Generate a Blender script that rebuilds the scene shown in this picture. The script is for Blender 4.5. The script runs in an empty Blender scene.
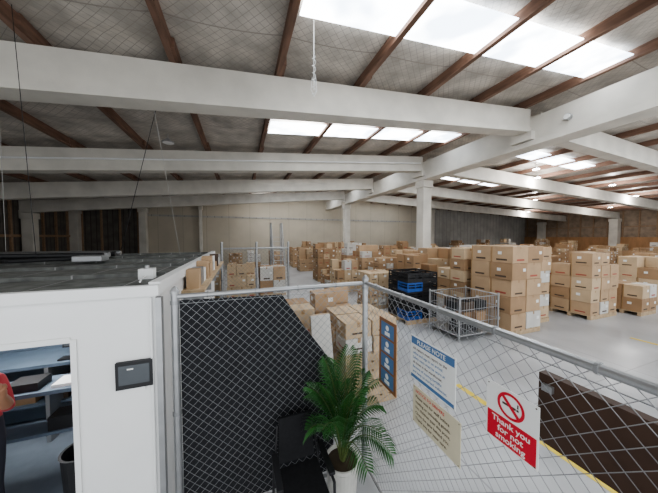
import bpy, math, random
from mathutils import Vector, Matrix
random.seed(7)
D=bpy.data
COL=bpy.context.scene.collection
# ---------------- materials ----------------
def mat(name,col,rough=.7,metal=0.0,emit=None,es=0,noise=0,nscale=8,bump=0,bscale=30,stretch=None):
    m=D.materials.new(name); m.use_nodes=True
    nt=m.node_tree; b=nt.nodes['Principled BSDF']
    b.inputs['Base Color'].default_value=(*col,1)
    b.inputs['Roughness'].default_value=rough
    b.inputs['Metallic'].default_value=metal
    if emit: 
        b.inputs['Emission Color'].default_value=(*emit,1); b.inputs['Emission Strength'].default_value=es
    tc=nt.nodes.new('ShaderNodeTexCoord')
    src=tc.outputs['Object']
    if stretch:
        mp=nt.nodes.new('ShaderNodeMapping'); mp.inputs['Scale'].default_value=stretch
        nt.links.new(src,mp.inputs[0]); src=mp.outputs[0]
    if noise:
        n=nt.nodes.new('ShaderNodeTexNoise'); n.inputs['Scale'].default_value=nscale; n.inputs['Detail'].default_value=5
        r=nt.nodes.new('ShaderNodeValToRGB')
        r.color_ramp.elements[0].position=.3; r.color_ramp.elements[1].position=.7
        r.color_ramp.elements[0].color=(*[c*(1-noise) for c in col],1)
        r.color_ramp.elements[1].color=(*[min(1,c*(1+noise*.6)) for c in col],1)
        nt.links.new(src,n.inputs['Vector']); nt.links.new(n.outputs[0],r.inputs[0]); nt.links.new(r.outputs[0],b.inputs['Base Color'])
    if bump:
        n=nt.nodes.new('ShaderNodeTexNoise'); n.inputs['Scale'].default_value=bscale
        bp=nt.nodes.new('ShaderNodeBump'); bp.inputs['Strength'].default_value=bump; bp.inputs['Distance'].default_value=.02
        nt.links.new(src,n.inputs['Vector']); nt.links.new(n.outputs[0],bp.inputs['Height']); nt.links.new(bp.outputs[0],b.inputs['Normal'])
    return m
def math_node(nt,op,a,b=None):
    n=nt.nodes.new('ShaderNodeMath'); n.operation=op
    for i,s in enumerate((a,b)):
        if s is None: continue
        if isinstance(s,(int,float)): n.inputs[i].default_value=s
        else: nt.links.new(s,n.inputs[i])
    return n.outputs[0]
def line_mat(name,col,linecol,funcs,rough=.8,noise=.15,nscale=1.5,bump=0,bscale=3,metal=0):
    """funcs: list of (ax,ay,az,period,halfwidth_fraction): thin lines"""
    m=mat(name,col,rough,metal,noise=noise,nscale=nscale,bump=bump,bscale=bscale)
    nt=m.node_tree; b=nt.nodes['Principled BSDF']
    base=b.inputs['Base Color'].links[0].from_socket
    tc=nt.nodes.new('ShaderNodeTexCoord'); sp=nt.nodes.new('ShaderNodeSeparateXYZ'); nt.links.new(tc.outputs['Object'],sp.inputs[0])
    tot=None
    for ax,ay,az,per,hw in funcs:
        s=math_node(nt,'ADD',math_node(nt,'MULTIPLY',sp.outputs[0],ax/per),math_node(nt,'MULTIPLY',sp.outputs[1],ay/per))
        s=math_node(nt,'ADD',s,math_node(nt,'MULTIPLY',sp.outputs[2],az/per))
        s=math_node(nt,'ADD',s,1000.0)
        f=math_node(nt,'FRACT',s); f=math_node(nt,'ABSOLUTE',math_node(nt,'SUBTRACT',f,.5))
        f=math_node(nt,'LESS_THAN',f,hw)
        tot=f if tot is None else math_node(nt,'MAXIMUM',tot,f)
    mx=nt.nodes.new('ShaderNodeMix'); mx.data_type='RGBA'
    nt.links.new(tot,mx.inputs[0]); nt.links.new(base,mx.inputs[6]); mx.inputs[7].default_value=(*linecol,1)
    nt.links.new(mx.outputs[2],b.inputs['Base Color'])
    return m
M={}
M['floor']=line_mat('concrete_floor',(.46,.465,.475),(.32,.32,.33),[(1,0,0,4.8,.002),(0,1,0,4.8,.002)],rough=.28,noise=.22,nscale=.8)
M['conc']=mat('painted_concrete',(.63,.60,.54),.75,noise=.13,nscale=1.5,bump=.15)
M['ceil']=line_mat('foil_insulation',(.50,.46,.41),(.31,.28,.25),[(1,1,0,.17,.035),(1,-1,0,.17,.035),(0,1,0,1.25,.010)],rough=.5,noise=.34,nscale=2.0,bump=1.0,bscale=5)
M['purlin']=mat('stained_timber',(.20,.115,.08),.7,noise=.35,nscale=5,stretch=(3,.4,3))
M['backwall']=line_mat('tilt_panel_wall',(.50,.45,.365),(.35,.31,.245),[(1,0,0,1.85,.008)],noise=.08,nscale=.8)
M['darkwall']=line_mat('dark_cladding',(.14,.125,.11),(.07,.06,.05),[(1,1,0,.35,.08)],noise=.3,nscale=2)
M['midwall']=line_mat('grey_cladding',(.42,.41,.385),(.27,.26,.25),[(1,0,0,.6,.05)],noise=.2,nscale=1)
M['brownwall']=mat('brown_lined_wall',(.32,.25,.19),.85,noise=.3,nscale=2)
M['ply']=mat('plywood',(.42,.23,.11),.6,noise=.2,nscale=3,stretch=(1,1,.3))
M['stud']=mat('stud_timber',(.33,.22,.14),.8,noise=.2)
M['sky']=line_mat('skylight_sheet',(.9,.9,.9),(.6,.6,.6),[(1,0,0,.94,.012)],noise=.05)
sb=M['sky'].node_tree.nodes['Principled BSDF']; sb.inputs['Emission Strength'].default_value=9.5
snt=M['sky'].node_tree; sn=snt.nodes.new('ShaderNodeTexNoise'); sn.inputs['Scale'].default_value=1.1; sr=snt.nodes.new('ShaderNodeValToRGB')
sr.color_ramp.elements[0].position=.38; sr.color_ramp.elements[0].color=(.36,.42,.50,1); sr.color_ramp.elements[1].position=.58; sr.color_ramp.elements[1].color=(.93,.97,1,1)
stc=snt.nodes.new('ShaderNodeTexCoord'); snt.links.new(stc.outputs['Object'],sn.inputs['Vector']); snt.links.new(sn.outputs[0],sr.inputs[0]); snt.links.new(sr.outputs[0],sb.inputs['Emission Color'])
M['white']=mat('cabin_white_panel',(.80,.80,.79),.45,noise=.04,nscale=2)
M['croof']=line_mat('cabin_roof_membrane',(.15,.155,.145),(.34,.34,.33),[(1,0,0,.6,.012),(0,1,0,.9,.012)],rough=.6,noise=.5,nscale=9,bump=.4,bscale=12)
M['galv']=mat('galvanised_steel',(.45,.455,.46),.4,.75,noise=.1)
M['wire']=mat('fence_wire',(.36,.365,.37),.45,.6,noise=.1)
M['wire2']=mat('fence_wire_weathered',(.28,.28,.28),.6,.4,noise=.1)
M['black']=mat('black_plastic',(.018,.018,.02),.5,noise=.2)
M['cloth']=mat('black_shade_cloth',(.016,.017,.021),.85,noise=.3,nscale=40,bump=.3,bscale=60)
M['fabric']=mat('black_chair_fabric',(.012,.012,.014),.9,noise=.3,nscale=40)
M['screen']=mat('screen_glass',(.10,.11,.12),.12,noise=.05)
M['card1']=mat('cardboard_tan',(.49,.34,.21),.8,noise=.1,nscale=3)
M['card2']=mat('cardboard_brown',(.38,.245,.14),.8,noise=.1,nscale=3)
M['card3']=mat('cardboard_pale',(.58,.44,.29),.8,noise=.1,nscale=3)
M['cardw']=mat('white_carton',(.62,.60,.56),.7,noise=.08,nscale=3)
M['tape']=mat('packing_tape',(.40,.25,.12),.3,noise=.05)
M['red']=mat('red_print',(.40,.10,.07),.7,noise=.05)
M['label']=mat('white_label',(.8,.8,.78),.7,noise=.03)
M['ink']=mat('dark_print',(.10,.07,.05),.8,noise=.05)
M['wood']=mat('pallet_pine',(.52,.39,.25),.8,noise=.25,nscale=6)
M['yellow']=mat('yellow_paint',(.75,.58,.08),.6,noise=.15)
M['blue']=mat('blue_plastic',(.03,.10,.35),.45,noise=.1)
M['signred']=mat('sign_red',(.62,.02,.04),.4,noise=.02)
M['signwhite']=mat('sign_white',(.82,.82,.80),.4,noise=.02)
M['signcream']=mat('sign_cream',(.66,.60,.45),.5,noise=.06)
M['signbrown']=mat('sign_brown',(.28,.13,.06),.5,noise=.1)
M['signblue']=mat('sign_blue',(.10,.20,.38),.4,noise=.03)
M['board']=mat('dark_board',(.065,.033,.02),.6,noise=.3,nscale=6)
M['leaf']=mat('palm_leaf',(.035,.14,.03),.4,noise=.5,nscale=6)
M['stem']=mat('palm_stem',(.12,.16,.05),.6,noise=.3)
M['pot']=mat('ceramic_pot',(.55,.54,.50),.35,noise=.1)
M['soil']=mat('soil',(.05,.035,.02),.9,noise=.4)
M['cabblue']=mat('desk_blue_grey',(.12,.16,.21),.5,noise=.1)
M['cabfloor']=mat('cabin_vinyl',(.17,.20,.24),.5,noise=.1)
M['lamp']=mat('led_lens',(1,1,1),.5,emit=(1,1,1),es=25)
M['skin']=mat('skin',(.33,.17,.10),.5,noise=.05)
M['shirt']=mat('red_shirt',(.42,.05,.06),.85,noise=.15)
M['trouser']=mat('dark_trousers',(.03,.03,.045),.9,noise=.15)
M['hair']=mat('black_hair',(.012,.01,.01),.6,noise=.1)
M['rope']=mat('cable',(.45,.45,.43),.6,noise=.1)
# ---------------- mesh builder ----------------
class MB:
    def __init__(s): s.v=[];s.f=[];s.m=[];s.mats=[]
    def mi(s,k):
        if k not in s.mats: s.mats.append(k)
        return s.mats.index(k)
    def pr(s,p,k):
        n=len(s.v); s.v+= [tuple(q) for q in p]; i=s.mi(k)
        for q in ((0,3,2,1),(4,5,6,7),(0,1,5,4),(1,2,6,5),(2,3,7,6),(3,0,4,7)):
            s.f.append(tuple(n+a for a in q)); s.m.append(i)
    def box(s,x0,x1,y0,y1,z0,z1,k,rot=0):
        cx,cy=(x0+x1)/2,(y0+y1)/2; c,sn=math.cos(rot),math.sin(rot)
        P=[]
        for z in (z0,z1):
            for x,y in ((x0,y0),(x1,y0),(x1,y1),(x0,y1)):
                dx,dy=x-cx,y-cy
                P.append((cx+dx*c-dy*sn,cy+dx*sn+dy*c,z))
        s.pr(P,k)
    def face(s,pts,k):
        n=len(s.v); s.v+=[tuple(p) for p in pts]; s.f.append(tuple(range(n,n+len(pts)))); s.m.append(s.mi(k))
    def tube(s,p,q,r,k,n=8,r2=None,cap=True):
        p=Vector(p);q=Vector(q);d=(q-p)
        if d.length<1e-6:return
        d.normalize(); u=d.orthogonal().normalized(); w=d.cross(u); r2=r if r2 is None else r2
        b=len(s.v); i=s.mi(k)
        for c,rr in ((p,r),(q,r2)):
            for j in range(n):
                a=2*math.pi*j/n; s.v.append(tuple(c+u*math.cos(a)*rr+w*math.sin(a)*rr))
        for j in range(n):
            s.f.append((b+j,b+(j+1)%n,b+n+(j+1)%n,b+n+j)); s.m.append(i)
        if cap:
            s.f.append(tuple(b+j for j in reversed(range(n)))); s.m.append(i)
            s.f.append(tuple(b+n+j for j in range(n))); s.m.append(i)
    def path(s,pts,r,k,n=6):
        for a,b in zip(pts[:-1],pts[1:]): s.tube(a,b,r,k,n)
    def lathe(s,c,prof,k,n=24):
        b=len(s.v); i=s.mi(k)
        for r,z in prof:
            for j in range(n):
                a=2*math.pi*j/n; s.v.append((c[0]+r*math.cos(a),c[1]+r*math.sin(a),c[2]+z))
        for l in range(len(prof)-1):
            for j in range(n):
                s.f.append((b+l*n+j,b+l*n+(j+1)%n,b+(l+1)*n+(j+1)%n,b+(l+1)*n+j)); s.m.append(i)
    def obj(s,name,parent=None,smooth=False,bevel=0):
        me=D.meshes.new(name); me.from_pydata(s.v,[],s.f)
        for k in s.mats: me.materials.append(M[k])
        me.polygons.foreach_set('material_index',s.m)
        if smooth: me.polygons.foreach_set('use_smooth',[True]*len(s.f))
        me.update()
        o=D.objects.new(name,me); COL.objects.link(o)
        if parent: o.parent=parent
        if bevel:
            md=o.modifiers.new('bevel','BEVEL'); md.width=bevel; md.segments=2; md.limit_method='ANGLE'
        return o
# ---------------- building shell ----------------
XL,XR,YN,YB=-12.0,40.0,-1.6,24.4
RX=8.8
def zb(x): return 5.1+.09*x if x<=RX else 5.892-.04*(x-RX)
BT=.7; PH=.22
def zc(x): return zb(x)+BT+PH
b=MB(); b.box(XL-.2,XR+.2,YN,YB+.2,-.12,0,'floor'); b.obj('floor')
# ceiling: quilted insulation sagging between purlins
PX=[-2.95+1.87*k for k in range(-4,24)]
PX=[x for x in PX if x<XR-.5]
xs=[XL-.2]
for a,c in zip([XL-.2]+PX,PX+[XR+.2]):
    for i in range(1,9): xs.append(a+(c-a)*i/8)
xs=sorted(set(round(x,4) for x in xs))
ys=[YN+ (YB+.2-YN)*i/168 for i in range(169)]
allp=[XL-.2]+PX+[XR+.2]
def sag(x,y):
    for k,(a,c) in enumerate(zip(allp[:-1],allp[1:])):
        if a<=x<=c:
            s=math.sin(math.pi*(x-a)/(c-a)); break
    else: s=0;a=0
    q=abs(math.sin(math.pi*y/1.25))**.7
    return (s**.7)*(.02+.085*q*(.65+.35*math.sin(a*3.1+y*.7))) if s>0 else 0
b=MB(); ci=b.mi('ceil'); nx=len(xs)
for y in ys:
    for x in xs: b.v.append((x,y,zc(x)-sag(x,y)))
for j in range(len(ys)-1):
    for i in range(nx-1):
        b.f.append((j*nx+i,(j+1)*nx+i,(j+1)*nx+i+1,j*nx+i+1)); b.m.append(ci)
for x0,x1 in ((XL-.2,RX),(RX,XR+.2)):
    P=[(x0,YN,zc(x0)+.02),(x1,YN,zc(x1)+.02),(x1,YB+.2,zc(x1)+.02),(x0,YB+.2,zc(x0)+.02)]
    b.pr(P+[(p[0],p[1],p[2]+.08) for p in P],'ceil')
b.obj('ceiling',smooth=True)
# walls
def wallpanel(b,x0,x1,y0,y1,k,z0=0):
    P=[(x0,y0,z0),(x1,y0,z0),(x1,y1,z0),(x0,y1,z0)]
    b.pr(P+[(p[0],p[1],zc(p[0])+.02) for p in P],k)
b=MB()
wallpanel(b,-7.4,RX,YB,YB+.2,'backwall'); wallpanel(b,RX,22,YB,YB+.2,'backwall')
wallpanel(b,XL-.2,-7.4,YB,YB+.2,'darkwall'); wallpanel(b,22,XR,YB,YB+.2,'midwall')
b.box(-7.4,22,YB-.05,YB,4.35,4.5,'midwall')
b.obj('wall_back')
b=MB(); wallpanel(b,XL-.2,XL,YN,YB,'darkwall'); b.obj('wall_left')
b=MB(); wallpanel(b,XR,XR+.2,YN,YB,'brownwall'); b.box(XR-.06,XR,YN,YB,0,2.6,'ply')
y=YN+.4
while y<YB:
    b.box(XR-.12,XR,y,y+.1,2.6,zc(XR),'stud'); y+=1.2
b.box(XR-.1,XR,YN,YB,3.7,3.8,'stud')
b.obj('wall_right')
b=MB()
x=XL+.5
for i in range(4):
    b.box(x,x+.12,YB-.1,YB,0,zc(x)-.2,'stud'); x+=1.2
y=2
while y<YB:
    b.box(XL,XL+.1,y,y+.12,0,zc(XL)-.2,'stud'); y+=1.2
b.box(XL,XL+.12,2,YB,2.6,2.75,'stud')
b.obj('trim_1')
BY=[.54,5.32,10.1,14.9,19.7]
for yb in BY:
    b=MB()
    for x0,x1 in ((XL,RX-.25),(RX+.25,XR)):
        P=[(x0,yb-.16,zb(x0)+.14),(x1,yb-.16,zb(x1)+.14),(x1,yb+.16,zb(x1)+.14),(x0,yb+.16,zb(x0)+.14)]
        b.pr(P+[(p[0],p[1],p[2]+BT-.14) for p in P],'conc')
        Q=[(x0,yb-.2,zb(x0)),(x1,yb-.2,zb(x1)),(x1,yb+.2,zb(x1)),(x0,yb+.2,zb(x0))]
        b.pr(Q+[(p[0],p[1],p[2]+.14) for p in Q],'conc')
    b.obj('concrete_roof_beam')
b=MB(); b.box(RX-.25,RX+.25,YN,YB-.01,5.58,6.3,'conc'); b.box(RX-.32,RX+.32,YN,YB-.01,5.42,5.58,'conc')
for yb in BY: b.box(RX-.42,RX+.42,yb-.3,yb+.3,5.6,5.85,'conc')
b.obj('concrete_girder')
for (x,y,w,h) in ((RX,10.1,.25,5.42),(RX,19.7,.25,5.42),(XL+.35,10.1,.25,zb(XL)),(XL+.35,14.9,.25,zb(XL)),(XL+.35,19.7,.25,zb(XL)),(XL+.3,YB-.35,.25,zc(XL)-.2),(-7.4,YB-.3,.25,zc(-7.4)-.4),(XR-.5,14.9,.35,zb(XR)),(XR-.5,22,.35,zb(XR)),(22,YB-.4,.3,zc(22)-.4),(-3.2,YB-.3,.12,zc(-3.2)-.4)):
    b=MB(); b.box(x-w,x+w,y-w,y+w,0,h-.35,'conc'); b.box(x-w-.05,x+w+.05,y-w-.05,y+w+.05,h-.35,h,'conc'); b.obj('concrete_column',bevel=.02)
# purlins
for x in PX:
    if abs(x-RX)<.5: continue
    b=MB(); z=zb(x)+BT
    for a,c in zip([YN]+BY,BY+[YB]):
        b.box(x-.05,x+.05,a+.01,c-.01,z+.002,z+PH,'purlin')
    for yb in BY: b.box(x+.05,x+.10,yb-.5,yb+.5,z+.03,z+PH-.02,'purlin')
    b.obj('timber_purlin')
# skylights
n=1
for yc in (3.35,7.83,12.6,17.4,22.0):
    for x0,x1 in ((.9,8.4),(10.6,17.5)):
        b=MB(); y0,y1=yc-.42,yc+.42
        P=[(x0,y0,zc(x0)-.14),(x1,y0,zc(x1)-.14),(x1,y1,zc(x1)-.14),(x0,y1,zc(x0)-.14)]
        b.pr(P+[(p[0],p[1],p[2]+.02) for p in P],'sky')
        b.obj('window_%d'%n); n+=1
# ---------------- high bay lamps ----------------
def highbay(x,y,drop=.25,energy=60):
    x=min([(p+q)/2 for p,q in zip(PX[:-1],PX[1:])],key=lambda v:abs(v-x))
    z=zb(x)+BT-drop+.1
    b=MB(); b.tube((x,y,z+.12),(x,y,zc(x)-.10),.012,'galv')
    b.lathe((x,y,z),[(0,.12),(.06,.12),(.07,.06),(.16,.04),(.17,0),(.15,-.005)],'galv',20)
    b.lathe((x,y,z),[(.15,.0),(.14,-.012),(0,-.012)],'lamp' if energy>0 else 'label',20)
    o=b.obj('high_bay_light')
    if energy>0:
        l=D.lights.new('bay_lamp','POINT'); l.energy=energy; l.shadow_soft_size=.15; l.color=(1,.98,.96)
        lo=D.objects.new('bay_lamp',l); COL.objects.link(lo); lo.location=(x,y,z-.2); lo.parent=o
for x,y,e in ((15.4,8.6,140),(17.5,9.6,140),(22.5,8.6,160),(27,9.5,160),(24,14,180),(33,13,220),(32,19,220),(-6,12.4,0),(-8,17,0),(2,21,90),(-1.6,8.8,0)):
    highbay(x,y,energy=e)
# ---------------- cabin ----------------
CX,CY=-.64,2.3
HT=2.2
b=MB()
b.box(-1.145,CX,CY,CY+.08,0,HT-.06,'white'); b.box(-2.2,-1.145,CY,CY+.08,1.83,HT-.06,'white'); b.box(-5,-2.2,CY,CY+.08,0,HT-.06,'white')
b.box(CX-.06,CX,CY+.08,7,0,HT-.06,'white'); b.box(-5,CX-.06,6.94,7,0,HT-.06,'white'); b.box(-5,-4.94,CY+.08,6.94,0,HT-.06,'white')
b.box(-4.94,CX-.06,CY+.08,6.94,0.0,.02,'cabfloor')
b.box(-4.94,CX-.06,4.6,4.66,0.02,HT-.06,'cabblue')
b.box(-1.17,-1.135,CY-.012,CY,0,1.85,'white'); b.box(-2.2,-1.17,CY-.012,CY,1.83,1.87,'white')
b.box(-5.05,CX+.03,CY-.04,7.04,HT-.06,HT-.02,'white')
b.box(-5.05,CX+.03,CY-.04,CY+.02,HT-.02,HT+.02,'white'); b.box(CX-.05,CX+.03,CY+.02,7.04,HT-.02,HT+.04,'white')
b.box(-5.05,CX-.05,CY+.02,7.04,HT-.02,HT,'croof')
for i in range(5): b.box(-5.05,CX-.1,3.0+i*.9,3.04+i*.9,HT,HT+.035,'croof')
b.obj('portable_cabin')
b=MB(); b.box(CX+.005,CX+.045,CY-.03,CY+.03,0,HT-.08,'galv'); b.tube((CX-.03,CY-.013,0),(CX-.03,CY-.013,HT-.08),.010,'white')
b.obj('corner_conduit')
b=MB()
for i in range(4): b.path([(-5.0,5.2+i*.22,HT+.09),(-3.6,5.3+i*.2,HT+.10),(-2.2,5.25+i*.22,HT+.09)],.045,'black' if i%2==0 else 'galv',10)
b.obj('cable_duct_rolls')
b=MB(); b.box(-.90,-.78,2.75,2.85,HT+.001,HT+.10,'white'); b.tube((-.84,2.8,HT+.10),(-.84,2.8,HT+.13),.02,'galv'); b.path([(-.84,2.75,HT+.03),(-.79,2.5,HT+.05),(-.74,2.30,HT+.05)],.008,'white'); b.obj('roof_junction_box',bevel=.006)
b=MB(); b.box(-2.3,-1.95,4.6,4.84,HT+.035,HT+.12,'galv'); b.path([(-2.3,4.7,HT+.08),(-2.9,4.5,HT+.075),(-3.6,4.8,HT+.075)],.03,'black'); b.obj('roof_vent_unit',bevel=.01)
b=MB(); b.box(CX+.001,CX+.24,3.2,6.8,1.95,1.98,'wood')
y=3.3
while y<6.6:
    d=random.uniform(.14,.26); b.box(CX+.035,CX+random.uniform(.16,.22),y,y+d,1.98,1.98+random.uniform(.1,.30),random.choice(['card1','label','card2','ink','galv','red'])); y+=d+.05
for i in range(5): b.box(CX+.001,CX+.22,3.3+i*.8,3.33+i*.8,1.8,1.95,'galv')
b.obj('wall_shelf_with_cartons')
# tablet
b=MB(); b.box(-.905,-.665,CY-.03,CY-.001,1.425,1.635,'black'); b.box(-.885,-.685,CY-.032,CY-.03,1.46,1.61,'screen'); b.box(-.85,-.72,CY-.012,CY-.001,1.385,1.425,'white')
b.box(-.83,-.79,CY-.0325,CY-.032,1.575,1.585,'label')
b.obj('wall_touch_terminal')
# cabin interior furniture
b=MB(); b.box(-3.2,-1.45,4.0,4.58,.98,1.02,'cabblue'); 
for x in (-3.18,-2.3,-1.5): b.box(x,x+.04,4.0,4.56,.02,.98,'galv')
b.box(-3.2,-1.45,4.2,4.58,.4,.43,'cabblue'); 
for i in range(5): b.box(-3.1+i*.33,-2.87+i*.33,4.25,4.5,.43,.60+.06*(i%3),['black','card2','ink','blue','black'][i])
b.obj('office_bench')
b=MB(); b.box(-3.0,-1.1,4.28,4.598,1.60,1.63,'wood')
for i in range(9):
    x=-2.95+i*.2; b.box(x,x+random.uniform(.1,.17),4.32,4.55,1.63,1.63+random.uniform(.1,.28),random.choice(['card1','label','card2','blue','label']))
for x in (-2.9,-1.2): b.box(x,x+.02,4.3,4.597,1.45,1.60,'galv')
b.obj('shelf_with_files')
b=MB(); b.box(-2.25,-1.75,4.25,4.28,1.12,1.42,'black'); b.box(-2.23,-1.77,4.247,4.25,1.14,1.40,'screen'); b.box(-2.04,-1.96,4.27,4.32,1.03,1.2,'black'); b.box(-2.12,-1.88,4.2,4.4,1.021,1.035,'black'); b.obj('computer_monitor')
b=MB(); b.box(-2.2,-1.8,4.05,4.17,1.021,1.04,'black'); b.box(-1.7,-1.5,4.1,4.4,1.021,1.07,'label'); b.obj('keyboard_and_papers')
b=MB(); b.box(-2.6,-1.42,3.25,3.6,1.0,1.04,'cabblue'); b.box(-2.6,-1.42,3.3,3.55,.55,.58,'cabblue')
for x in (-2.58,-1.47): b.box(x,x+.04,3.27,3.58,.02,1.0,'black')
b.box(-2.2,-1.95,3.3,3.5,1.04,1.12,'black'); b.box(-1.85,-1.6,3.3,3.5,1.04,1.07,'label'); b.box(-1.9,-1.6,3.32,3.5,.58,.72,'black')
b.obj('service_counter')
b=MB(); b.lathe((-1.42,2.9,.02),[(0,0),(.12,0),(.15,.58),(.16,.59),(.14,.59),(.11,.02),(0,.02)],'black',20); b.obj('waste_bin',smooth=False)
b=MB()
b.box(-1.35,-.95,4.0,4.55,.02,.66,'black')
for i in range(3): b.box(-1.33,-.97,3.985,4.0,.06+i*.2,.23+i*.2,'cabblue'); b.box(-1.2,-1.1,3.97,3.985,.15+i*.2,.165+i*.2,'galv')
b.obj('drawer_unit')
b=MB(); b.box(-2.6,-2.0,3.3,3.9,HT-.09,HT-.062,'lamp'); b.obj('cabin_ceiling_light')
l=D.lights.new('cabin_light','AREA'); l.energy=5; l.size=.6; lo=D.objects.new('cabin_light',l); COL.objects.link(lo); lo.location=(-2.3,3.6,HT-.12)
# ---------------- person in cabin ----------------
def person():
    J={}
    E=[]
    def add(n,p,r,par=None):
        J[n]=(len(J),Vector(p),r); 
        if par: E.append((J[par][0],J[n][0]))
    px,py=-2.10,2.86
    def P(x,y,z): return (px+x,py+y,z)
    add('pelvis',P(0,0,.95),(.16,.12)); add('waist',P(0,0,1.1),(.145,.105),'pelvis'); add('chest',P(0,-.02,1.3),(.17,.12),'waist')
    add('neckb',P(0,-.01,1.45),(.07,.065),'chest'); add('neck',P(0,-.02,1.52),(.055,.058),'neckb'); add('jaw',P(.01,-.04,1.59),(.068,.078),'neck'); add('head',P(.01,-.03,1.67),(.078,.095),'jaw'); add('crown',P(.01,-.02,1.73),(.06,.07),'head')
    for s,t in ((1,'R'),(-1,'L')):
        add('sh'+t,P(.17*s,-.01,1.40),(.062,.062),'chest')
        if s==1:
            add('el'+t,P(.27,-.08,1.18),(.045,.045),'sh'+t); add('fa'+t,P(.33,-.2,1.30),(.04,.04),'el'+t); add('wr'+t,P(.37,-.28,1.38),(.026,.028),'fa'+t); add('pa'+t,P(.39,-.31,1.43),(.036,.02),'wr'+t)
            base=Vector(P(.39,-.31,1.43))
            for i,dx in enumerate((-.03,-.01,.012,.032)):
                L=(.06,.075,.07,.055)[i]
                add('f%d0'%i,base+Vector((dx,-.01,.035)),(.0095,.0095),'pa'+t); add('f%d1'%i,base+Vector((dx*1.2,-.03,.035+L*.55)),(.0085,.0085),'f%d0'%i); add('f%d2'%i,base+Vector((dx*1.2,-.06,.035+L*.75)),(.007,.007),'f%d1'%i)
            add('t1',base+Vector((-.05,-.03,.0)),(.010,.010),'pa'+t); add('t2',base+Vector((-.06,-.055,.03)),(.008,.008),'t1')
        else:
            add('el'+t,P(-.24,.0,1.13),(.045,.045),'sh'+t); add('wr'+t,P(-.22,-.16,.93),(.028,.028),'el'+t); add('pa'+t,P(-.21,-.2,.87),(.036,.02),'wr'+t)
            base=Vector(P(-.21,-.2,.87))
            for i,dx in enumerate((-.03,-.01,.012,.032)):
                add('g%d0'%i,base+Vector((dx,-.02,-.04)),(.0095,.0095),'pa'+t); add('g%d1'%i,base+Vector((dx,-.025,-.08)),(.008,.008),'g%d0'%i)
            add('u1',base+Vector((.05,-.03,-.01)),(.01,.01),'pa'+t); add('u2',base+Vector((.055,-.045,-.045)),(.008,.008),'u1')
        add('hip'+t,P(.1*s,0,.88),(.095,.1),'pelvis'); add('kn'+t,P(.11*s,-.02,.5),(.06,.065),'hip'+t); add('an'+t,P(.12*s,.02,.1),(.04,.045),'kn'+t); add('to'+t,P(.13*s,-.16,.06),(.04,.03),'an'+t)
    me=D.meshes.new('body'); L=list(J.values()); me.from_pydata([tuple(j[1]) for j in L],E,[])
    o=D.objects.new('tmpbody',me); COL.objects.link(o)
    md=o.modifiers.new('s','SKIN'); md.use_smooth_shade=True
    for i,j in enumerate(L): me.skin_vertices[0].data[i].radius=j[2]
    me.skin_vertices[0].data[0].use_root=True
    ss=o.modifiers.new('ss','SUBSURF'); ss.levels=2; ss.render_levels=2
    bpy.context.view_layer.update()
    nm=D.meshes.new_from_object(o.evaluated_get(bpy.context.evaluated_depsgraph_get()))
    D.objects.remove(o)
    for k in ('shirt','trouser','skin','hair','black'): nm.materials.append(M[k])
    names=list(J.keys())
    for p in nm.polygons:
        c=p.center; best=min(names,key=lambda k:(J[k][1]-c).length)
        m=0
        if best[:2] in('hi','kn','pe') : m=1
        elif best[:2] in ('an',): m=1 if c.z>.14 else 4
        elif best[:2]=='to': m=4
        elif best in('neck','jaw','head','crown'): m=2
        elif best[:2] in('wr','pa','fa') or best[0] in 'fgtu': m=2
        if best in('head','crown') and (c.z>1.72 or (c.y>py+.0 and c.z>1.60)): m=3
        p.material_index=m; p.use_smooth=True
    ob=D.objects.new('person',nm); COL.objects.link(ob)
    b=MB()
    for s in (-1,1):
        b.lathe((px+.01+.03*s,py-.118,1.665),[(0,-.008),(.009,-.004),(.011,0),(.009,.004),(0,.008)],'label',8)
        b.lathe((px+.01+.085*s,py-.02,1.655),[(0,-.03),(.012,-.015),(.014,.01),(0,.03)],'skin',8)
    b.face([(px-.004,py-.12,1.665),(px+.024,py-.12,1.665),(px+.028,py-.125,1.62),(px+.01,py-.15,1.625),(px-.008,py-.125,1.62)],'skin')
    b.box(px-.015,px+.035,py-.122,py-.115,1.592,1.6,'signred')
    f=b.obj('face_features',parent=ob)
person()
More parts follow.
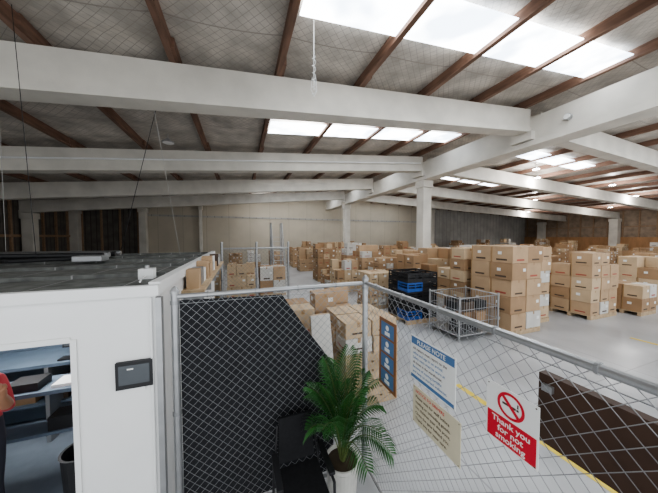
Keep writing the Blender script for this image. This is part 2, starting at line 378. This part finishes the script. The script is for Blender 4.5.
# ---------------- chain link ----------------
def chain(name,origin,dirv,L,z0,z1,sp=.078,r=.0019,posts=(0,),ptop=.05,wires='wire',railr=.021,rail=True,postr=.03,post='galv'):
    o=Vector(origin); d=Vector(dirv).normalized(); nrm=Vector((-d.y,d.x,0))
    b=MB(); H=z1-z0
    for sgn in (1,-1):
        s=-H if sgn==1 else 0
        end=L if sgn==1 else L+H
        while s<end:
            v0,v1=0,H
            if sgn==1:
                v0=max(0,-s); v1=min(H,L-s)
            else:
                v0=max(0,s-L); v1=min(H,s)
            if v1>v0+.01:
                p=o+d*(s+sgn*v0)+Vector((0,0,z0+v0)); q=o+d*(s+sgn*v1)+Vector((0,0,z0+v1))
                off=nrm*(r*.9*sgn); b.tube(p+off,q+off,r,wires,4,cap=False)
            s+=sp
    if rail:
        b.tube(o+Vector((0,0,z1)),o+d*L+Vector((0,0,z1)),railr,post,12)
        b.tube(o+Vector((0,0,z0)),o+d*L+Vector((0,0,z0)),railr*.8,post,8)
        b.tube(o+nrm*.02+Vector((0,0,z1-.07)),o+d*L+nrm*.02+Vector((0,0,z1-.07)),.003,'wire',6)
        s=.25
        while s<L: 
            c=o+d*s+Vector((0,0,z1)); b.tube(c-d*.006,c+d*.006,railr+.005,'wire',10); s+=.4
    for p in posts:
        c=o+d*p; b.tube((c.x,c.y,0),(c.x,c.y,z1+ptop),postr,post,14)
        b.lathe((c.x,c.y,z1+ptop),[(postr+.006,-.02),(postr+.006,0),(postr*.6,.03),(0,.04)],post,14)
        for zz in (.35,1.1,z1-.05): b.tube((c.x,c.y,zz-.015),(c.x,c.y,zz+.015),postr+.005,'wire',14)
    return b.obj(name)
FX=1.28
chain('chain_link_fence',(FX,2.36,0),(0,-1,0),3.4,.08,2.1,posts=(0.0,3.4),sp=.084)
chain('chain_link_fence',(CX+.12,2.36,0),(1,0,0),FX-CX-.16,.08,2.1,posts=(0.0,))
chain('chain_link_fence',(CX+.05,9.2,0),(1,0,0),2.3,.08,2.2,sp=.14,r=.003,posts=(0,1.15,2.3),ptop=.2,wires='wire2',railr=.03,postr=.04)
# shade cloth on fence
b=MB(); pts=[(CX+.15,2.06),(.38,2.04),(.60,1.70),(.93,1.24),(.95,.9),(.90,.10),(CX+.15,.10)]
yy=2.385
n=len(pts)
fr=[(p[0],yy,p[1]) for p in pts]; bk=[(p[0],yy+.008,p[1]) for p in pts]
b.face(fr,'cloth'); b.face(bk[::-1],'cloth')
for i in range(n): b.face([fr[i],bk[i],bk[(i+1)%n],fr[(i+1)%n]],'cloth')
b.obj('black_shade_screen')
# ---------------- signs on fence ----------------
def signframe(name,y,z,x=None,tilt=0):
    x=FX-.016 if x is None else x
    e=D.objects.new(name,None); COL.objects.link(e)
    e.matrix_world=Matrix(((0,0,-1,x),(-1,0,0,y),(0,1,0,z),(0,0,0,1)))@Matrix.Rotation(math.radians(tilt),4,'Z')
    return e
def lbox(name,e,items):
    b=MB()
    for it in items: b.box(*it)
    return b.obj(name,parent=e)
def text(e,s,x,y,size,k,z=.0052,al='CENTER'):
    c=D.curves.new('lettering',type='FONT'); c.body=s; c.size=size; c.align_x=al; c.materials.append(M[k]); c.extrude=.0003; c.offset=.0006 if size>.03 else .0002
    o=D.objects.new('lettering',c); COL.objects.link(o); o.parent=e; o.location=(x,y,z)
    return o
def ring(b,cx,cy,r0,r1,z,k,n=36):
    for i in range(n):
        a,c=2*math.pi*i/n,2*math.pi*(i+1)/n
        b.face([(cx+r0*math.cos(a),cy+r0*math.sin(a),z),(cx+r1*math.cos(a),cy+r1*math.sin(a),z),(cx+r1*math.cos(c),cy+r1*math.sin(c),z),(cx+r0*math.cos(c),cy+r0*math.sin(c),z)],k)
def ties(b,w,h):
    for x,y in ((.012,h-.012),(w-.012,h-.012),(.012,.012),(w-.012,.012)): ring(b,x,y,0,.004,.0062,'ink',8)
e=signframe('no_smoking_sign',.935,1.53)
lbox('panel',e,[(0,.25,0,.30,0,.004,'signwhite'),(.008,.242,.008,.145,.004,.005,'signred')])
b=MB(); ring(b,.125,.222,.052,.066,.0055,'signred'); ties(b,.25,.30)
w=.006
b.face([(.125-.042-w,.222+.042-w,.0058),(.125+.042-w,.222-.042-w,.0058),(.125+.042+w,.222-.042+w,.0058),(.125-.042+w,.222+.042+w,.0058)],'signred')
b.box(.085,.15,.217,.228,.0045,.0052,'ink'); b.box(.153,.163,.217,.228,.0045,.0052,'ink'); b.box(.156,.162,.232,.252,.0045,.0052,'ink')
b.obj('prohibition_symbol',parent=e)
text(e,'Thank you',.125,.103,.043,'signwhite'); text(e,'for not',.125,.062,.043,'signwhite'); text(e,'smoking',.125,.022,.043,'signwhite')
e=signframe('notice_board',1.57,1.50)
lbox('panel',e,[(0,.43,0,.34,0,.004,'signwhite'),(.01,.42,.275,.33,.004,.005,'signblue'),(.01,.42,.01,.035,.004,.005,'signblue')])
text(e,'PLEASE NOTE',.21,.287,.045,'signwhite')
b=MB(); ties(b,.43,.34); b.obj('fixings',parent=e)
for i,s in enumerate(('All visitors must report to the','office and sign in on arrival.','Safety vests must be worn at','all times in the warehouse.','Beware of moving forklifts','and keep to marked walkways.')):
    text(e,s,.03,.235-i*.036,.027,'signblue' if i%3 else 'ink',al='LEFT')
e=signframe('visitor_notice',1.535,1.165)
lbox('panel',e,[(0,.44,0,.29,0,.004,'signcream')])
b=MB(); ties(b,.44,.29); b.obj('fixings',parent=e)
for i,s in enumerate(('NOTICE TO DRIVERS','Please wait for staff before','loading or unloading goods.','No children past this point.','Close the gate behind you.','Thank you for your care.')):
    text(e,s,.03,.245-i*.042,.030,'signred' if i==0 else 'ink',al='LEFT')
e=signframe('safety_pictogram_sign',2.03,1.20)
lbox('panel',e,[(0,.27,0,.64,0,.006,'signbrown')])
b=MB()
for i in range(4):
    x0=.035; y0=.03+i*.15; b.box(x0,x0+.20,y0,y0+.13,.006,.007,'signblue'); 
    ring(b,x0+.10,y0+.085,.0,.026,.0076,'signwhite',14); b.box(x0+.06,x0+.14,y0+.015,y0+.05,.007,.0076,'signwhite')
b.obj('pictograms',parent=e)
b=MB(); b.box(FX+.03,FX+.055,-.6,.72,1.65,1.97,'board'); 
for zz in (1.65,1.94): b.box(FX+.055,FX+.075,-.6,.72,zz,zz+.03,'board')
for yy in (-.5,.2,.68): b.box(FX+.012,FX+.03,yy-.02,yy+.02,1.9,1.93,'galv')
b.obj('timber_sign_board')
# ---------------- floor line ----------------
b=MB(); b.box(3.52,3.62,YN+.1,3.2,0.0005,.003,'yellow'); b.box(9.4,9.5,YN+.1,3.2,0.0005,.003,'yellow'); b.obj('yellow_floor_marking')
# ---------------- pallets of boxes ----------------
def pallet(b,x0,x1,y0,y1,z=0):
    n=6
    for i in range(n):
        w=(x1-x0)/(n*1.35); xx=x0+(x1-x0-w)*i/(n-1); b.box(xx,xx+w,y0,y1,z+.11,z+.135,'wood')
    for yy in (y0,(y0+y1)/2-.045,y1-.09): b.box(x0,x1,yy,yy+.09,z+.02,z+.11,'wood'); 
    for yy in (y0,(y0+y1)/2-.045,y1-.09): b.box(x0,x1,yy,yy+.09,z+.001,z+.02,'wood')
def stack(x0,y0,w,d,h,nx=None,ny=None,bh=None,kind=None,seed=None,name='pallet_of_cartons',holes=.35,npal=1):
    rnd=random.Random(seed if seed is not None else int(x0*97+y0*31))
    b=MB()
    for q in range(npal): pallet(b,x0,x0+w,y0,y0+d,q*.14)
    zbase=(npal-1)*.14
    nx=nx or rnd.choice([2,2,3,4]); ny=ny or rnd.choice([2,3]); bh=bh or rnd.choice([.22,.3,.36,.42,.48])
    base=kind or rnd.choice(['card1','card2','card3','card1','card2','cardw'])
    nz=max(1,round((h-.135-zbase)/bh)); bh=(h-.135-zbase)/nz
    bw,bd=w/nx,d/ny
    gone=set()
    for iz in range(nz):
        for ix in range(nx):
            for iy in range(ny):
                j=lambda:rnd.uniform(-.018,.018)
                if nz>2 and iz>=nz-2:
                    if (ix,iy) in gone: continue
                    if rnd.random()<(holes if iz==nz-1 else holes*.3): gone.add((ix,iy)); continue
                xa=x0+ix*bw+.010+j(); xb=x0+(ix+1)*bw-.010+j(); ya=y0+iy*bd+.010+j(); yb=y0+(iy+1)*bd-.010+j()
                za=.136+zbase+iz*bh; zt=za+bh-.008
                k=base if rnd.random()<.7 else rnd.choice(['card1','card2','card3','card2','cardw'])
                b.box(xa,xb,ya,yb,za,zt,k)
                xm,ym,zm=(xa+xb)/2,(ya+yb)/2,(za+zt)/2
                b.box(xm-.025,xm+.025,ya-.002,yb+.002,zt,zt+.002,'tape')
                if iy==0:
                    b.box(xm-.025,xm+.025,ya-.003,ya,zt-.07,zt,'tape')
                    q=rnd.random()
                    if q<.75: b.box(xm-bw*.24,xm+bw*.24,ya-.0035,ya,za+.06,za+.06+bh*.10,'red' if q<.2 else 'ink')
                    if q>.5: b.box(xb-.16,xb-.06,ya-.004,ya,zm,zm+.08,'label')
                if ix==0:
                    q=rnd.random()
                    if q<.75: b.box(xa-.0035,xa,ym-bd*.24,ym+bd*.24,za+.06,za+.06+bh*.10,'red' if q<.2 else 'ink')
                    if q>.45: b.box(xa-.004,xa,ym+.0,ym+.1,zm,zm+.08,'label')
                    b.box(xa-.003,xa,yb-.03,yb-.005,za,zt,'tape')
    return b.obj(name)
S=[(6.6,4.3,1.2,1.2,2.36,2,2,.44,'card1'),(7.95,4.7,1.0,1.1,2.3,2,2,.36,'card1'),(6.55,5.7,1.2,1.1,2.25,2,2,.36,'card3'),(7.95,6.1,1.1,1.1,2.3,2,2,.42,'card1'),
 (5.75,7.1,1.1,1.0,1.95,3,2,.36,'card2'),(7.1,7.4,1.15,1.1,2.15,2,2,.4,'card1'),(4.3,7.6,1.1,1.0,1.3,3,2,.3,'card3'),
 (10.25,4.3,1.5,1.1,2.1,3,2,.39,'card1'),(10.5,5.6,1.2,1.1,1.9,3,2,.36,'card2'),(12.3,3.95,1.0,.9,1.0,2,2,.43,'card2'),(14.9,4.4,1.2,1.1,1.8,2,2,.4,'card3'),(16.4,4.6,1.2,1.1,1.9,3,2,.3,'card1'),(13.6,5.8,1.1,1.1,1.4,2,2,.4,'card2')]
for i,s in enumerate(S): stack(*s,seed=i,holes=.25 if i<8 else .3)
rnd=random.Random(11)
for y in (9.0,10.5,12.0,13.5,15.0,16.5,18.0,20.6,22.0):
    for x in (4.2,5.5,6.8,9.6,10.9,12.3,14.5,16,18,20):
        if rnd.random()<.14 or (y<10 and x==4.2): continue
        if x>17 and y<12: continue
        xx=x+rnd.uniform(-.05,.05)
        hh=rnd.choice([.8,1.2,1.5,1.7,2.0,2.2]) 
        stack(xx,y+rnd.uniform(-.08,.08),1.1,1.05,hh,seed=int(x*100+y*7),holes=.45)
for x,y,h in ((23,9,1.8),(26,8.5,1.6),(28,11,1.9),(31,9.5,1.7),(24.5,12,2),(33,12.5,1.6),(22,7,1.3),(19.5,5.2,1.7),(21,4.9,1.2),(36,13,1.9),(36,17,2.2),(33,18,2),(30,20,2.4),(27,21,2.3),(24,22,2.2),(36.5,20,2.4),(37,10.5,2.1),(34,7.8,1.9),(29.5,14.5,2)): stack(x,y,1.2,1.1,h,seed=int(x))
for x,y,h in ((-.5,10.4,1.5),(.8,10.8,1.3),(-1.9,11.2,1.7),(2.2,19.5,1.5),(.6,22,1.4),(-.9,22.2,1.2)): stack(x,y,1.1,1.0,h,seed=int(x*9+50))
stack(.30,3.75,.85,.8,1.45,2,2,.43,'card3',seed=91)
stack(1.45,3.25,.9,.95,1.32,2,2,.3,'card3',seed=17,npal=6,holes=.6)
stack(1.35,4.5,.9,.8,1.5,2,2,.34,'card1',seed=23)
b=MB()
for i in range(3):
    y0=3.02+i*.03
    b.pr([(.95,y0,.02),(1.25,y0+.02,.02),(1.25,y0+.035,.02),(.95,y0+.015,.02),(.95,y0+.36,1.45),(1.25,y0+.38,1.45),(1.25,y0+.395,1.45),(.95,y0+.375,1.45)],'cardw' if i==0 else 'card3')
b.obj('leaning_cardboard_sheets')
# black crates
b=MB(); pallet(b,4.6,5.7,5.9,6.9)
for iz in range(5):
    for ix in range(2):
        for iy in range(2):
            x0,y0,z0=4.6+ix*.55,5.9+iy*.5,.136+iz*.28; x1,y1,z1=x0+.54,y0+.49,z0+.27
            k='black' if (ix+iy*2+iz*3)%9 else 'blue'
            b.box(x0,x1,y0,y1,z0,z0+.02,k)
            for f in ((x0,x1,y0,y0+.015),(x0,x1,y1-.015,y1),(x0,x0+.015,y0+.015,y1-.015),(x1-.015,x1,y0+.015,y1-.015)):
                b.box(*f,z0+.02,z0+.10,k); b.box(*f,z0+.15,z0+.18,k); b.box(*f,z0+.22,z1,k)
            for xc,yc in ((x0,y0),(x1-.03,y0),(x0,y1-.03),(x1-.03,y1-.03),((x0+x1)/2,y0)): b.box(xc+.001,xc+.029,yc+.001,yc+.029,z0+.02,z1-.01,k)
            b.box(x0+.08,x1-.08,y0+.08,y1-.08,z0+.02,z0+.2,'black')
b.obj('stacked_plastic_crates')
# wire cage stillage
b=MB(); x0,x1,y0,y1,z0,z1=5.05,6.4,4.5,5.5,.14,1.08
for x in (x0,x1):
    for y in (y0,y1): b.tube((x,y,0),(x,y,z1+.05),.025,'galv')
for z in (z0,.45,.78,z1):
    b.path([(x0,y0,z),(x1,y0,z),(x1,y1,z),(x0,y1,z),(x0,y0,z)],.016 if z in(z0,z1) else .008,'galv')
i=x0+.07
while i<x1: 
    b.tube((i,y0,z0),(i,y0,z1),.005,'galv',5); b.tube((i,y1,z0),(i,y1,z1),.005,'galv',5); i+=.085
i=y0+.07
while i<y1:
    b.tube((x0,i,z0),(x0,i,z1),.005,'galv',5); b.tube((x1,i,z0),(x1,i,z1),.005,'galv',5); i+=.085
b.box(x0,x1,y0,y1,z0-.02,z0,'galv')
for i in range(20):
    xx=random.uniform(x0+.05,x1-.4); yy=random.uniform(y0+.05,y1-.35); zz=z0+.01+(i%3)*.26
    b.box(xx,xx+.32,yy,yy+.28,zz,zz+.24,['black','card2','black','black','label','ink'][i%6])
b.obj('wire_cage_stillage')
# rolling ladder
b=MB()
x,y=1.7,13
for dx in (0,.6): b.tube((x+dx,y,0),(x+dx,y+1.4,2.6),.03,'galv'); b.tube((x+dx,y+1.4,0),(x+dx,y+1.4,3.4),.03,'galv'); b.tube((x+dx,y+.2,1.2),(x+dx,y+1.3,3.4),.025,'galv')
for i in range(9):
    t=(i+1)/10; b.box(x,x+.6,y+1.4*t-.08,y+1.4*t+.08,2.6*t-.01,2.6*t+.01,'galv')
b.box(x,x+.6,y+1.3,y+1.9,2.58,2.61,'galv')
for dx in (0,.6): b.tube((x+dx,y+1.9,0),(x+dx,y+1.9,3.4),.03,'galv'); b.tube((x+dx,y+1.3,3.4),(x+dx,y+1.9,3.4),.025,'galv')
b.obj('rolling_warehouse_ladder')
# ---------------- palm ----------------
b=MB(); px,py=.90,2.10
b.lathe((px,py,0),[(0,.0),(.11,0),(.13,.05),(.155,.43),(.165,.45),(.165,.48),(.15,.48),(.145,.45)],'pot',28)
b.lathe((px,py,0),[(.146,.45),(.08,.46),(0,.465)],'soil',28)
pot=b.obj('potted_palm',smooth=False)
b=MB(); r=random.Random(9)
NF=19
for i in range(NF):
    az=i*2.39996; lean=.04+.72*(i/NF)
    Ln=r.uniform(.95,1.15)*(1-.25*i/NF)
    d=Vector((math.cos(az),math.sin(az),0))
    d.x*=.58
    if d.y>.1: d.y*=.5
    pts=[]; p=Vector((px,py,.46))+d*.03; ang=math.pi/2-lean*.45; 
    N=16
    for s in range(N+1):
        pts.append(p.copy()); ang2=ang-(s/N)**1.5*(.55+lean*1.9)
        p=p+(d*math.cos(ang2)+Vector((0,0,math.sin(ang2))))*(Ln/N)
    for s in range(N): b.tube(pts[s],pts[s+1],.007*(1-s/N*.75),'stem',5,r2=.007*(1-(s+1)/N*.75))
    side=d.normalized().cross(Vector((0,0,1)))
    for s in range(4,N+1):
        for sg in (-1,1):
            for sub in (0,.5):
                if s==N and sub: continue
                a=pts[s] if sub==0 else (pts[s]+pts[s+1])/2
                tang=(pts[min(s+1,N)]-pts[s-1]).normalized()
                l=.20*math.sin(math.pi*min(.97,(s+sub-2.5)/(N-1.5)))+.05
                o=(side*sg*.75+tang*.85+Vector((0,0,.1))).normalized()
                w=.009; wd=tang*w
                m=a+o*l*.5+Vector((0,0,.01)); t=a+o*l+Vector((0,0,-l*.28))
                b.face([a-wd*.4,m-wd,m+wd,a+wd*.4],'leaf'); b.face([m-wd,t,m+wd],'leaf')
for i,v in enumerate(b.v):
    x,y,z=v
    if y>2.33: y=2.33-(y-2.33)*.1
    if x>FX-.04: x=FX-.04-(x-FX+.04)*.1
    b.v[i]=(x,y,z)
b.obj('fronds',parent=pot)
# ---------------- black chair ----------------
b=MB(); cx,cy=.49,1.98
b.box(cx-.22,cx+.18,cy-.26,cy+.2,.43,.49,'fabric')
b.pr([(cx-.19,cy+.17,.55),(cx+.15,cy+.17,.55),(cx+.15,cy+.21,.55),(cx-.19,cy+.21,.55),(cx-.17,cy+.27,.90),(cx+.13,cy+.27,.90),(cx+.13,cy+.30,.90),(cx-.17,cy+.30,.90)],'fabric')
for sx in (-.23,.19):
    b.path([(cx+sx,cy-.26,0.01),(cx+sx,cy-.24,.66),(cx+sx,cy+.18,.68),(cx+sx,cy+.24,0.01)],.012,'black',8)
    b.tube((cx+sx,cy+.17,.45),(cx+sx*.8,cy+.27,.85),.012,'black')
    b.box(cx+sx-.025,cx+sx+.025,cy-.2,cy+.14,.675,.70,'black')
b.tube((cx-.23,cy+.18,.46),(cx+.19,cy+.18,.46),.012,'black'); b.tube((cx-.23,cy-.24,.42),(cx+.19,cy-.24,.42),.012,'black')
b.obj('visitor_chair',bevel=.008)
# ---------------- hanging things ----------------
b=MB(); x,y=1.16,3.9; zt=zc(x)-.05
b.path([(x,y,zt),(x,y,zt-1.1)],.006,'label')
for i in range(40):
    a=i*.9; b.tube((x+.03*math.cos(a),y+.03*math.sin(a),zt-.55-i*.016),(x+.03*math.cos(a+.9),y+.03*math.sin(a+.9),zt-.55-(i+1)*.016),.006,'label',5)
b.path([(x-.03,y,zt-.9),(x-.05,y,zt-1.1),(x,y,zt-1.2),(x+.05,y,zt-1.1),(x+.03,y,zt-.9)],.005,'label')
b.obj('hanging_cable_coil')
b=MB()
def rod(p,q,r=.006,k='black'): b.tube(p,q,r,k,5)
rod((-1.4,5.9,zc(-1.4)-.09),(-2.4,6.4,HT+.01)); rod((-2.8,4.6,zc(-2.8)-.09),(-2.9,5.0,HT+.01),.004); rod((-1.6,5.6,zc(-1.6)-.09),(-1.2,6.0,HT+.01),.003,'rope'); rod((-4.0,6.2,zc(-4.0)-.09),(-4.2,6.5,HT+.01),.004,'rope')
b.obj('hanging_support_wires')
b=MB(); b.tube((RX-.25,4.2,5.9),(RX-.33,4.2,5.9),.09,'galv',20); b.tube((RX-.33,4.2,5.9),(RX-.36,4.2,5.9),.07,'label',20); b.obj('wall_alarm_sounder')
b=MB(); b.tube((XL,9.85,5.1+.09*XL+.35),(RX-.45,9.85,zb(RX-.45)+.35),.03,'white',8); b.obj('cable_conduit')
# ---------------- camera / world ----------------
cam=D.cameras.new('camera'); cam.sensor_width=36; cam.lens=245/658*36; cam.clip_start=.02; cam.clip_end=200
co=D.objects.new('camera',cam); COL.objects.link(co); co.location=(0,0,2.6); co.rotation_euler=(math.radians(90-2.2),0,math.radians(-20))
bpy.context.scene.camera=co
try: bpy.context.scene.view_settings.look='AgX - Medium High Contrast'
except Exception: pass
w=D.worlds.new('world'); bpy.context.scene.world=w; w.use_nodes=True
bg=w.node_tree.nodes['Background']; bg.inputs[0].default_value=(.93,.965,1,1); bg.inputs[1].default_value=1.75
